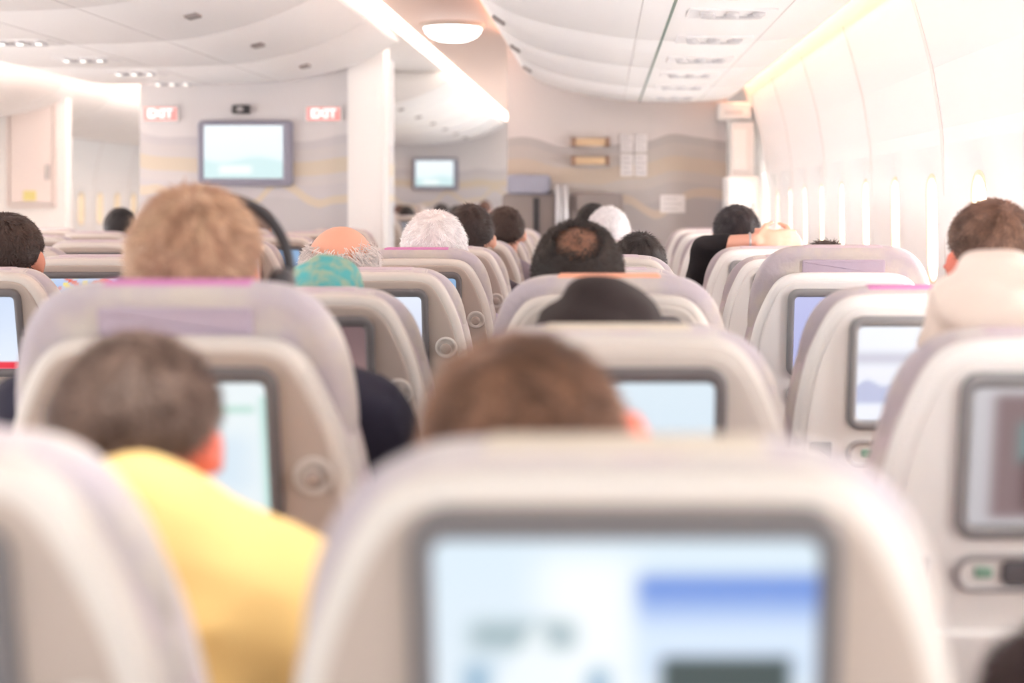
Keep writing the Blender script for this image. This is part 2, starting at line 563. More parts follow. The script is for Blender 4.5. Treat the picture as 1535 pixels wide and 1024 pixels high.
MB = smooth_open([(-1.35, 2.385), (-1.47, 2.31), (-1.62, 2.24), (-1.82, 2.175), (-2.07, 2.125), (-2.42, 2.105), (-2.8, 2.10), (-3.15, 2.10), (-3.36, 2.11), (-3.46, 2.14), (-3.49, 2.21)])
MBP = [(p.x, p.y) for p in MB] + [(-3.49, 2.45), (-1.42, 2.45)]
def surf_z(profile, x):
    for a, b in zip(profile, profile[1:]):
        if min(a.x, b.x) <= x <= max(a.x, b.x) and abs(a.x - b.x) > 1e-6:
            t = (x - a.x) / (b.x - a.x)
            z = a.y + (b.y - a.y) * t
            return z, (b.y - a.y) / (b.x - a.x)
    return 2.1, 0
M_latch = mat('latch_grey', (150, 144, 142), 0.5, 0.03, 8)
def latch(parent, profile, x, y):
    z, s = surf_z(profile, x)
    ang = math.atan(s)
    me = cm('latchm', lambda: bevel_box_mesh(-.03, .03, -.045, .045, -.014, .002, M_latch, .006, 2))
    obj('latch', me, parent, (x, y, z), (0, -ang, 0))
def seam_strip(parent, profile, x, y0, y1, w=.006, m=None, nm='door_seam'):
    z, s = surf_z(profile, x)
    ang = math.atan(s)
    v, f = box(-w / 2, w / 2, y0, y1, -.0015, .002)
    obj(nm, mesh_from(v, f, m or M_seam, False), parent, (x, 0, z), (0, -ang, 0))
M_slot = mat('slot_dark', (128, 146, 138), 0.6, 0.03, 8)
def make_bin(profile, surf, y0, y1, label, lx, seams, group):
    o = obj('overhead_bin', bin_mesh(profile, y0 + .0005, y1 - .0005, .001))
    tag(o, label, 'overhead bin', group)
    for x in lx:
        latch(o, surf, x, (y0 + y1) / 2)
    for x, w, m in seams:
        seam_strip(o, surf, x, y0 + .01, y1 - .01, w, m)
for i in range(6):
    y0 = 2.2 + 1.2 * i
    make_bin(MBP, MB, y0, y0 + 1.2, 'white curved overhead bins above the central seats', (-1.85,), [(-2.15, .005, None), (-2.6, .005, None)], 'central overhead bins')
    make_bin(RBP, RB, y0, y0 + 1.2, 'white curved overhead bin above the window side seats', (-.47,), [(.13, .005, M_seam), (.235, .010, M_slot), (.62, .005, None)], 'window side overhead bins')
for i in range(6):
    y0 = 12.4 + 1.2 * i
    make_bin(MBP, MB, y0, y0 + 1.2, 'white overhead bins above the seats of the next cabin', (-1.85,), [], 'overhead bins of the next cabin')
LBP = [(-4.84 - x, z) for x, z in RBP]
for i in range(8):
    y0 = 10.0 + 1.2 * i
    make_bin(LBP, [Vector((-4.84 - p.x, p.y)) for p in RB], y0, y0 + 1.2, 'white overhead bin above the far window seats', (), [], 'far window overhead bins')
NTRIM[0] += 1
struct(obj('trim_%d' % NTRIM[0], bevel_box_mesh(-1.25, -.67, 2.2, 19.6, 2.448, 2.459, M_ceilglow, .003, 1)), 'ceiling strip above the aisle with cove glow painted in')

def cove(x0, x1, z0, z1, y0, y1, rgb, es, label, key, nm='cove_light'):
    m = mat('glow_' + key, rgb, .5, 0, 2, emit=rgb, es=es)
    me = bevel_box_mesh(x0, x1, y0, y1, z0, z1, m, .006, 2)
    o = obj(nm, me)
    tag(o, label, 'light')
    return o
cove(-1.345, -1.255, 2.43, 2.458, 2.2, 19.6, (255, 234, 218), 2.4, 'warm white linear cove light along the central bins', 'white')
cove(-.67, -.61, 2.42, 2.458, 2.2, 9.5, (255, 190, 152), 2.4, 'salmon linear cove light above the window side bins', 'salmon')
cove(.84, .92, 2.10, 2.13, 2.2, 9.5, (255, 190, 150), 3.2, 'peach linear cove light along the sidewall', 'peach')
cove(-3.57, -3.50, 2.425, 2.458, 2.2, 19.6, (255, 226, 208), 3.0, 'warm linear cove light on the far side of the bins', 'warm')
cove(-4.23, -4.17, 2.425, 2.458, 2.2, 19.6, (255, 206, 178), 2.4, 'peach linear cove light above the far bins', 'peach2')
cove(-4.1, -3.65, 2.445, 2.458, 2.2, 19.4, (255, 236, 226), 1.5, 'added glowing fill panel above the far aisle', 'fillpanel', 'ceiling_fill_panel')  # glowing panel added to brighten the far aisle and next cabin
v, f = lathe([(.20, 2.448), (.202, 2.435), (.188, 2.42)], 40, 'z')
M_dome = mat('dome_glow', (255, 250, 246), .4, 0, 2, emit=(255, 252, 250), es=3.0)
o = obj('ceiling_dome_light', mesh_from(v, f, M_rim[0]), None, (-.955, 9.0, 0))
tag(o, 'round glowing dome light on the ceiling above the aisle', 'light')
v, f = lathe([(.182, 2.425), (.172, 2.395), (.14, 2.365), (.09, 2.345), (.03, 2.338)], 40, 'z')
obj('dome_diffuser', mesh_from(v, f, M_dome), o)

# passenger service units
M_psu = mat('psu_panel', (248, 247, 247), .4, .01, 5)
M_psud = mat('psu_grey', (212, 211, 213), .4, .02, 5)
M_lamp = mat('reading_lamp_glow', (255, 250, 240), .3, 0, 5, emit=(255, 250, 240), es=1.2)
def disc(r, h, m, n=20):
    v, f = lathe([(r * .6, -h), (r * .9, -h), (r, -h * .6), (r, 0.002)], n, 'z')
    return mesh_from(v, f, m)
def psu(x, y, surf, label, group, style):
    z, s = surf_z(surf, x)
    root = obj('passenger_service_unit', cm(('psu', style), lambda: bevel_box_mesh(-.15, .15, -.11, .11, -.006, .004, M_psu, .004, 2)), None, (x, y, z), (0, -math.atan(s), 0))
    tag(root, label, 'service panel', group)
    lit = style == 0
    for k, dx in enumerate((-.09, 0, .09)):
        obj('reading_light', cm('rl', lambda: disc(.022, .012, M_psud)), root, (dx, -.06, -.005))
        obj('lamp_lens', cm(('ll', lit), lambda: disc(.014, .004, M_lamp if lit else M_psud)), root, (dx, -.06, -.017))
        obj('air_nozzle', cm('an', lambda: disc(.026, .014, M_psud)), root, (dx * .9, .0, -.005))
    obj('sign_panel', cm('sgp', lambda: bevel_box_mesh(-.08, .08, .045, .09, -.012, -.004, M_psud, .003, 2)), root)
for i in range(7):
    psu(.44, 4.1 + .8 * i, RB, 'pale service panel with reading lights and air nozzles', 'service panels above the window side seats', 1)
for i in range(5):
    psu(-2.80, 6.05 + .83 * i if i < 4 else 9.28, MB, 'pale service panel with lit reading lights', 'service panels above the central seats', 0)

# ------------------------------------------------------------------ bulkheads
def dune_mat(name, top, c1, c2, c3, base, zt, amp=.07, sc=1.3):
    m = bpy.data.materials.new(name); m.use_nodes = True
    nt = m.node_tree; b = nt.nodes['Principled BSDF']
    tc = nt.nodes.new('ShaderNodeTexCoord'); sp = nt.nodes.new('ShaderNodeSeparateXYZ')
    nt.links.new(tc.outputs['Object'], sp.inputs[0])
    def layer(off, scale, amp_):
        mp = nt.nodes.new('ShaderNodeMapping'); mp.inputs['Scale'].default_value = (scale, 0, .25)
        mp.inputs['Location'].default_value = (off, off * 2, 0)
        nt.links.new(tc.outputs['Object'], mp.inputs[0])
        n = nt.nodes.new('ShaderNodeTexNoise'); n.inputs['Scale'].default_value = 1.6; n.inputs['Detail'].default_value = .5
        nt.links.new(mp.outputs[0], n.inputs['Vector'])
        a = nt.nodes.new('ShaderNodeMath'); a.operation = 'MULTIPLY_ADD'; a.inputs[1].default_value = amp_
        nt.links.new(n.outputs['Fac'], a.inputs[0]); nt.links.new(sp.outputs['Z'], a.inputs[2])
        return a
    a1 = layer(0.3, sc, amp * 5)
    r1 = nt.nodes.new('ShaderNodeValToRGB'); r1.color_ramp.interpolation = 'CONSTANT'
    els = r1.color_ramp.elements
    mr = nt.nodes.new('ShaderNodeMapRange'); mr.inputs['From Min'].default_value = 1.0 + amp * 2.5; mr.inputs['From Max'].default_value = 2.2 + amp * 2.5
    nt.links.new(a1.outputs[0], mr.inputs[0]); nt.links.new(mr.outputs[0], r1.inputs[0])
    t = (zt - 1.0) / 1.2
    stops = [(0, base), (max(.02, t - .34), c2), (t - .26, c3), (t - .20, c1), (t - .12, c3), (t - .05, c2), (t, top)]
    els[0].position = 0; els[0].color = lin(stops[0][1])
    els[1].position = stops[1][0]; els[1].color = lin(stops[1][1])
    for p, c in stops[2:]:
        e = els.new(p); e.color = lin(c)
    a2 = layer(5.1, sc * 1.4, amp * 8)
    r2 = nt.nodes.new('ShaderNodeValToRGB'); r2.color_ramp.interpolation = 'CONSTANT'
    r2.color_ramp.elements[0].color = (0, 0, 0, 1)
    r2.color_ramp.elements[1].color = (0, 0, 0, 1); r2.color_ramp.elements[1].position = .30
    e = r2.color_ramp.elements.new(.25); e.color = (1, 1, 1, 1)
    mr2 = nt.nodes.new('ShaderNodeMapRange'); mr2.inputs['From Min'].default_value = 1.0 + amp * 4; mr2.inputs['From Max'].default_value = 2.2 + amp * 4
    nt.links.new(a2.outputs[0], mr2.inputs[0]); nt.links.new(mr2.outputs[0], r2.inputs[0])
    mx = nt.nodes.new('ShaderNodeMix'); mx.data_type = 'RGBA'
    nt.links.new(r2.outputs[0], mx.inputs[0]); nt.links.new(r1.outputs[0], mx.inputs[6]); mx.inputs[7].default_value = lin(c1)
    nt.links.new(mx.outputs[2], b.inputs['Base Color'])
    b.inputs['Roughness'].default_value = .6
    return m
M_dune1 = dune_mat('dune_laminate', (224, 221, 222), (217, 206, 189), (207, 204, 207), (212, 208, 208), (200, 198, 201), 1.76)
M_dune2 = dune_mat('dune_laminate_taupe', (208, 201, 199), (188, 174, 160), (174, 168, 167), (181, 174, 170), (166, 160, 160), 1.74, .05)
v, f = box(-3.13, -1.71, 9.6, 11.6, 0, 2.46)
struct(obj('wall_center', mesh_from(v, f, M_dune1, False)), 'grey bulkhead with sand dune pattern')
v, f = box(-.65, .83, 9.6, 9.68, 0, 2.46)
struct(obj('wall_front', mesh_from(v, f, M_dune2, False)), 'taupe bulkhead with sand dune pattern')
v, f = join([box(-1.71, -1.47, 9.5, 9.75, 0, 2.46), box(-1.68, -1.50, 9.49, 9.5, .3, 2.1)])
NTRIM[0] += 1
struct(obj('trim_%d' % NTRIM[0], mesh_from(v, f, M_wall, False)), 'white pillar beside the bulkhead')
v, f = box(-6.0, -4.35, 11.5, 11.62, 0, 2.46)
struct(obj('wall_partition', mesh_from(v, f, M_wall, False)), 'white partition with panel lines')
v, f = box(-6.0, 1.2, 19.9, 20.0, 0, 2.46)
struct(obj('wall_back', mesh_from(v, f, M_dune1, False)), 'grey bulkhead of the next cabin')
v, f = box(.2, 1.2, 12.0, 12.1, 0, 2.46)
struct(obj('wall_galley', mesh_from(v, f, M_wall, False)), 'white galley wall')
M_pink = mat('door_white', (242, 232, 228), .5, .02, 4)
v, f = ring_vf(rr(-4.62, 1.75, .40, .95, .03), rr(-4.62, 1.75, .36, .91, .02), 11.47, 11.5, .006, 0)
d = obj('door_1', mesh_from(v, f, M_pink)); struct(d, 'white cabin door panel')
obj('door_leaf', bevel_box_mesh(-4.79, -4.45, 11.475, 11.5, 1.31, 2.19, M_pink, .005), d)
obj('door_sticker', bevel_box_mesh(-4.68, -4.58, 11.465, 11.475, 1.33, 1.41, mat('sticker_yellow', (232, 222, 150), .6), .002), d)
o = obj('door_handle', bevel_box_mesh(-4.50, -4.47, 11.45, 11.475, 1.5, 1.62, M_silver, .004), d)

M_mon = mat('monitor_grey', (146, 146, 162), .5, .03, 4)
def monitor(cx, y, cz, w, h, label, fn):
    v, f = ring_vf(rr(cx, cz, w, h, .035, 6), rr(cx - .012, cz + .01, w * .84, h * .80, .008, 6), y - .05, y, .014, 0)
    o = obj('wall_monitor', mesh_from(v, f, M_mon)); tag(o, label, 'monitor')
    obj('screen', screen_mesh(cx - .012, cz + .01, w * .86, h * .83, y - .03, fn, M_screen, 0, 0), o)
    return o
def s_tv(u, v):
    c = mix((224, 240, 246), (240, 248, 252), v)
    c = mix(c, (204, 230, 232), 1 - sm(.3, .42, v + .05 * math.sin(u * 7)))
    c = mix(c, (240, 246, 244), inr(u, v, .2, .6, .1, .25, .05))
    return c
monitor(-2.412, 9.6, 1.65, .635, .445, 'grey framed monitor showing a pale map on the bulkhead', s_tv)
monitor(-2.35, 19.9, 1.70, .635, .445, 'grey framed monitor on the bulkhead of the next cabin', s_tv)
o = obj('cabin_camera', bevel_box_mesh(-.06, .06, -.05, 0, -.03, .03, M_dark, .01, 3), None, (-2.44, 9.6, 1.945))
tag(o, 'small black camera on the bulkhead above the monitor', 'camera')
v, f = lathe([(.02, 0), (.02, -.012), (.012, -.014)], 20)
obj('camera_lens', mesh_from(v, f, M_silver), o, (0, -.05, 0))
M_red = mat('exit_red', (236, 164, 160), .5, .02, 5, emit=(255, 170, 170), es=.1)
M_exw = mat('exit_white', (255, 250, 250), .5, 0, 5, emit=(255, 246, 246), es=.4)
def exit_sign(cx, cz, y):
    o = obj('exit_sign', bevel_box_mesh(-.12, .12, -.03, 0, -.052, .052, M_binm, .006), None, (cx, y, cz))
    tag(o, 'small lit red and white exit sign on the bulkhead', 'sign', 'exit signs')
    obj('sign_face', bevel_box_mesh(-.113, .113, -.034, -.029, -.045, .045, M_red, .002), o)
    cu = bpy.data.curves.new('t', 'FONT'); cu.body = 'EXIT'; cu.size = .085; cu.align_x = 'CENTER'; cu.align_y = 'CENTER'; cu.extrude = .002
    cu.offset = .0025
    t = bpy.data.objects.new('t', cu); COL.objects.link(t)
    bpy.context.view_layer.update()
    me = bpy.data.meshes.new_from_object(t.evaluated_get(bpy.context.evaluated_depsgraph_get()))
    bpy.data.objects.remove(t)
    me.materials.clear(); me.materials.append(M_exw)
    obj('sign_lettering', me, o, (0, -.036, 0), (math.pi / 2, 0, 0))
exit_sign(-2.985, 1.915, 9.6)
exit_sign(-1.885, 1.915, 9.6)
M_tan = mat('rack_tan', (208, 180, 146), .5, .05, 8)
M_brown = mat('rack_brown', (146, 116, 98), .5, .05, 8)
for k, z in enumerate((1.725, 1.60)):
    o = obj('wall_rack', bevel_box_mesh(-.10, .10, -.06, 0, -.025, .025, M_tan, .004), None, (-.09, 9.6, z))
    tag(o, 'small tan wooden holder fixed on the bulkhead', 'rack', 'wall racks')
    for sx in (-.115, .115):
        obj('end_cap', bevel_box_mesh(-.015, .015, -.065, 0, -.032, .032, M_brown, .004), o, (sx, 0, 0))
M_paper = mat('paper_white', (222, 218, 218), .6, .02, 5)
M_print = mat('print_grey', (176, 170, 172), .6, .02, 5)
def placard(cx, cz, w, h, label, rows=4):
    o = obj('placard', bevel_box_mesh(-w / 2, w / 2, -.01, 0, -h / 2, h / 2, M_paper, .003), None, (cx, 9.6, cz))
    tag(o, label, 'notice', 'bulkhead notices')
    parts = []
    for i in range(rows):
        z = h / 2 - h * (i + .8) / (rows + .6)
        parts.append(box(-w * .36, w * (.36 if i % 2 else .2), -.0115, -.009, z - h * .03, z + h * .03))
    v, f = join(parts)
    obj('printed_lines', mesh_from(v, f, M_print, False), o)
placard(.155, 1.72, .085, .12, 'white printed notice plate on the bulkhead')
placard(.25, 1.72, .085, .12, 'white printed notice plate on the bulkhead')
placard(.155, 1.57, .085, .15, 'white printed notice plate on the bulkhead')
placard(.25, 1.57, .085, .15, 'white printed notice plate on the bulkhead')
placard(.465, 1.31, .17, .12, 'small wide white placard low on the bulkhead', 3)
M_as = mat('attendant_taupe', (142, 133, 131), .8, .05, 10, .3)
M_ash = mat('attendant_blue', (156, 158, 174), .8, .05, 10, .3)
for cx, hz, mm in ((-.50, 1.50, M_ash), (-.05, 1.38, M_as)):
    o = obj('attendant_chair', slab(rr(cx, .70, .36, 1.36, .03, 5), 9.50, 9.6, .015, M_as, 0))
    tag(o, 'folded taupe attendant jump seat against the bulkhead', 'seat', 'attendant seats')
    obj('headrest', slab(rr(cx, hz - .06, .29, .13, .03, 5), 9.47, 9.58, .02, mm, 0), o)
    obj('folded_cushion', slab(rr(cx, .60, .34, .34, .03, 5), 9.44, 9.52, .02, M_as, 0), o)
    obj('harness_strap', slab(rr(cx + .05, 1.1, .04, .5, .01, 3), 9.49, 9.51, .003, M_dark, 0), o)
v, f = join([lathe([(.022, .0), (.022, 1.42), (.016, 1.44)], 16, 'z')])
for cx in (-.30, -.255):
    o = obj('grab_pole', mesh_from(v, f, M_silver), None, (cx, 9.45, 0)); tag(o, 'shiny vertical metal pole beside the jump seat', 'pole', 'metal poles')
o = obj('stowage_locker', bevel_box_mesh(.80, 1.02, 9.30, 9.59, 0, 1.49, M_wall, .02, 3))
tag(o, 'white stowage locker between bulkhead and sidewall', 'locker')
obj('locker_door', bevel_box_mesh(.82, .99, 9.285, 9.30, .9, 1.46, M_rim[1], .006), o)
obj('handle', bevel_box_mesh(.965, .98, 9.27, 9.285, 1.2, 1.32, M_silver, .004), o)
o = obj('wall_cabinet', bevel_box_mesh(.845, 1.0, 9.45, 9.59, 1.49, 1.86, M_rim[1], .01, 2))
tag(o, 'small white wall cabinet above the stowage locker', 'cabinet')
obj('cabinet_door', bevel_box_mesh(.86, .95, 9.44, 9.45, 1.53, 1.81, M_wall, .004), o)
o = obj('corner_housing', bevel_box_mesh(.76, .98, 9.41, 9.59, 1.87, 1.985, M_rim[1], .02, 3))
tag(o, 'rounded white housing beneath the overhead bin', 'housing')
obj('vent_slot', bevel_box_mesh(.80, .92, 9.405, 9.412, 1.90, 1.93, M_seam, .001), o)

# ------------------------------------------------------------------ people
def ell(bm, c, r, R=None, sub=3):
    m = Matrix.Translation(c)
    if R is not None:
        m = m @ R.to_4x4()
    m = m @ Matrix.Diagonal((r[0], r[1], r[2], 1))
    bmesh.ops.create_icosphere(bm, subdivisions=sub, radius=1, matrix=m)
def cap(bm, a, b, ra, rb, n=14):
    a, b = Vector(a), Vector(b)
    d = (b - a)
    L = d.length
    q = d.to_track_quat('Z', 'Y').to_matrix()
    rings = []
    for k in range(0, 5):
        t = math.pi / 2 * (k / 4)
        rings.append((ra * math.sin(t) + 1e-5, -ra * math.cos(t)))
    for k in range(0, 5):
        t = math.pi / 2 * (k / 4)
        rings.append((rb * math.cos(t) + 1e-5, L + rb * math.sin(t)))
    vs = []
    for r, h in rings:
        vs.append([bm.verts.new(a + q @ Vector((r * math.cos(2 * math.pi * i / n), r * math.sin(2 * math.pi * i / n), h))) for i in range(n)])
    for k in range(len(vs) - 1):
        for i in range(n):
            j = (i + 1) % n
            bm.faces.new((vs[k][i], vs[k][j], vs[k + 1][j], vs[k + 1][i]))
    bm.faces.new(vs[0][::-1]); bm.faces.new(vs[-1])
def remesh(bm, m, voxel, smooth=3, fac=.5, disp=None):
    me = bpy.data.meshes.new('tmp'); bm.to_mesh(me); bm.free()
    o = bpy.data.objects.new('tmp', me); COL.objects.link(o)
    r = o.modifiers.new('r', 'REMESH'); r.mode = 'VOXEL'; r.voxel_size = voxel
    s = o.modifiers.new('s', 'SMOOTH'); s.iterations = smooth; s.factor = fac
    bpy.context.view_layer.update()
    out = bpy.data.meshes.new_from_object(o.evaluated_get(bpy.context.evaluated_depsgraph_get()))
    bpy.data.objects.remove(o)
    out.materials.clear(); out.materials.append(m)
    if disp:
        for v in out.vertices:
            v.co = disp(v.co)
    out.polygons.foreach_set('use_smooth', [True] * len(out.polygons))
    return out
def hand(bm, w, d, n, s=1.0, curl=.5, thumb=1):
    d = Vector(d).normalized(); n = Vector(n); n = (n - d * n.dot(d)).normalized()
    a = d.cross(n)
    R = Matrix((a, d, n)).transposed()
    ell(bm, w + d * .05 * s, (.040 * s, .050 * s, .015 * s), R)
    for k, L in enumerate((.068, .078, .072, .056)):
        off = (-.030 + .020 * k) * s * thumb * -1
        b = w + d * .088 * s + a * off
        p1 = b + (d * math.cos(curl * .5) + n * math.sin(curl * .5)) * L * .5 * s
        p2 = p1 + (d * math.cos(curl * 1.4) + n * math.sin(curl * 1.4)) * L * .5 * s
        cap(bm, b - d * .01, p1, .0095 * s, .0088 * s, 10); cap(bm, p1, p2, .0088 * s, .0075 * s, 10)
    t0 = w + d * .02 * s + a * .028 * s * thumb
    t1 = t0 + (d * .6 + a * .75 * thumb + n * .2).normalized() * .035 * s
    t2 = t1 + (d * .85 + a * .3 * thumb + n * .3).normalized() * .032 * s
    cap(bm, t0, t1, .013 * s, .011 * s, 10); cap(bm, t1, t2, .011 * s, .008 * s, 10)

PC = Vector((0, -.66, .75)).normalized()
def hair_region(d, style):
    lim = -.62 + (.42) * max(0, min(1, (d.y + .75) / .75)) if d.y < 0 else -.20 + .85 * d.y
    if style == 'crop':
        lim += .12 * (1 - abs(d.y))
    if d.z < lim:
        return 0
    if style == 'fringe':
        k = d.z - .22 * abs(d.x)
        return .9 if k < .18 else .5 if k < .32 else .12 if k < .45 else 0
    if style == 'patch':
        dx = Vector((d.x * .85, d.y, d.z)).normalized()
        ang = dx.angle(PC) + .05 * noise.noise(d * 6)
        if ang < .30: return .08
        if ang < .54: return .08 + .86 * (ang - .30) / .24
        if d.y > .45 and d.z > .5: return .3
    return 1
def make_hair(head, Rm, s, color, style='short', length=.03, n=5000, puff=.006, curl=0., color2=None):
    rx, ry, rz = .079 * s, .099 * s, .094 * s
    C = Vector((0, -.006, .016)) * s
    def surf(d, h):
        k = 1 + .05 * max(0, -d.y) * (1 - abs(d.z))
        return C + Vector((d.x * (rx * k + h), d.y * (ry * k + h), d.z * (rz + h)))
    V, F, K = [], [], []
    base = lin(color); base2 = lin(color2 or color)
    crown = Vector((0.1, -.45, .88)).normalized()
    cx_ = crown.cross(Vector((1, 0, 0))).normalized(); cy_ = crown.cross(cx_)
    def colr(v, d):
        az = math.atan2(d.dot(cx_), d.dot(cy_))
        st = noise.noise(Vector((math.cos(az) * 5, math.sin(az) * 5, d.dot(crown) * 1.5)))
        t = .45 + .9 * noise.noise(d * 2.6) + 1.0 * st
        t = max(0, min(1, t))
        return tuple(max(0, min(1, (base[i] * (1 - t) + base2[i] * t) * v)) for i in range(3)) + (1,)
    nu, nv = 72, 48
    idx = {}
    for j in range(nv + 1):
        for i in range(nu):
            th = math.pi * j / nv; ph = 2 * math.pi * i / nu
            d = Vector((math.sin(th) * math.cos(ph), math.sin(th) * math.sin(ph), math.cos(th)))
            w = hair_region(d, style)
            h = puff * (.7 + .6 * noise.noise(d * 4)) if w > .95 else -.004
            idx[(i, j)] = len(V)
            V.append(surf(d, h)); K.append(colr(.85, d))
    for j in range(nv):
        for i in range(nu):
            th = math.pi * (j + .5) / nv; ph = 2 * math.pi * (i + .5) / nu
            d = Vector((math.sin(th) * math.cos(ph), math.sin(th) * math.sin(ph), math.cos(th)))
            if hair_region(d, style) > .95:
                a, b = (i, j), ((i + 1) % nu, j)
                F.append((idx[a], idx[b], idx[((i + 1) % nu, j + 1)], idx[(i, j + 1)]))
    rnd = random.Random(int(color[0] * 7 + n))
    cnt = 0; tries = 0
    while cnt < n and tries < n * 6:
        tries += 1
        d = Vector((rnd.gauss(0, 1), rnd.gauss(0, 1), rnd.gauss(0, 1))).normalized()
        w = hair_region(d, style)
        if rnd.random() > w:
            continue
        cnt += 1
        t = (d - crown * d.dot(crown))
        if t.length < .05: t = Vector((rnd.uniform(-1, 1), rnd.uniform(-1, 1), 0))
        t = t.normalized() + Vector((rnd.gauss(0, .3), rnd.gauss(0, .3), rnd.gauss(0, .3)))
        t = (t - d * d.dot(t)).normalized()
        side = d.cross(t)
        L = length * rnd.uniform(.6, 1.25) * (1 + .3 * noise.noise(d * 5 + Vector((3, 3, 3))))
        if w < .9 and style == 'patch': L *= .6
        wd = .0011 * rnd.uniform(.8, 1.5)
        p = surf(d, puff * .2)
        lift = rnd.uniform(.25, .7)
        v = rnd.uniform(.7, 1.35)
        kk = colr(v, d)
        n0 = len(V)
        seg = 4
        ph = rnd.uniform(0, 6.28)
        for q in range(seg + 1):
            u = q / seg
            pp = p + t * L * u + d * (L * lift * u * (1 - .45 * u))
            if curl:
                pp += (side * math.cos(ph + u * 9) + d * math.sin(ph + u * 9)) * curl * u
            ww = wd * (1 - .75 * u)
            V.append(pp - side * ww); V.append(pp + side * ww)
            K.append(kk); K.append(kk)
        for q in range(seg):
            F.append((n0 + 2 * q, n0 + 2 * q + 1, n0 + 2 * q + 3, n0 + 2 * q + 2))
    V = [head + Rm @ v for v in V]
    return mesh_from(V, F, attr_mat('hair_strands', 0, .55), True, recalc=False, colors=K)

def make_scarf(head, Rm, s, nb, m, wide=.13, folds=.006):
    bm = bmesh.new()
    ell(bm, head + Rm @ (Vector((0, -.008, .018)) * s), (.092 * s, .110 * s, .102 * s), Rm)
    ell(bm, head + Rm @ (Vector((0, -.03, -.05)) * s), (.092 * s, .088 * s, .09 * s), Rm)
    cap(bm, head + Vector((0, -.02, -.06)), nb + Vector((0, 0, -.02)), .092 * s, .11 * s)
    for sx in (-1, 1):
        cap(bm, nb + Vector((sx * .03, 0, -.01)), nb + Vector((sx * wide, .01, -.07)), .075 * s, .06 * s)
    ell(bm, nb + Vector((0, .05, -.08)), (.14 * s, .11 * s, .10 * s))
    def disp(co):
        q = co - head
        k = math.sin(q.z * 60 + q.x * 45 + 4 * noise.noise(q * 8)) * folds * .8 + noise.noise(q * 18) * folds
        n = Vector((q.x, q.y, q.z * .3)).normalized()
        if (Rm.inverted() @ q).y > .075 * s and abs(q.x) < .06 * s and -.11 * s < (Rm.inverted() @ q).z < .05 * s:
            return co - Rm @ Vector((0, .05, 0))
        return co + n * k
    return remesh(bm, m, .009, 4, .5, disp)

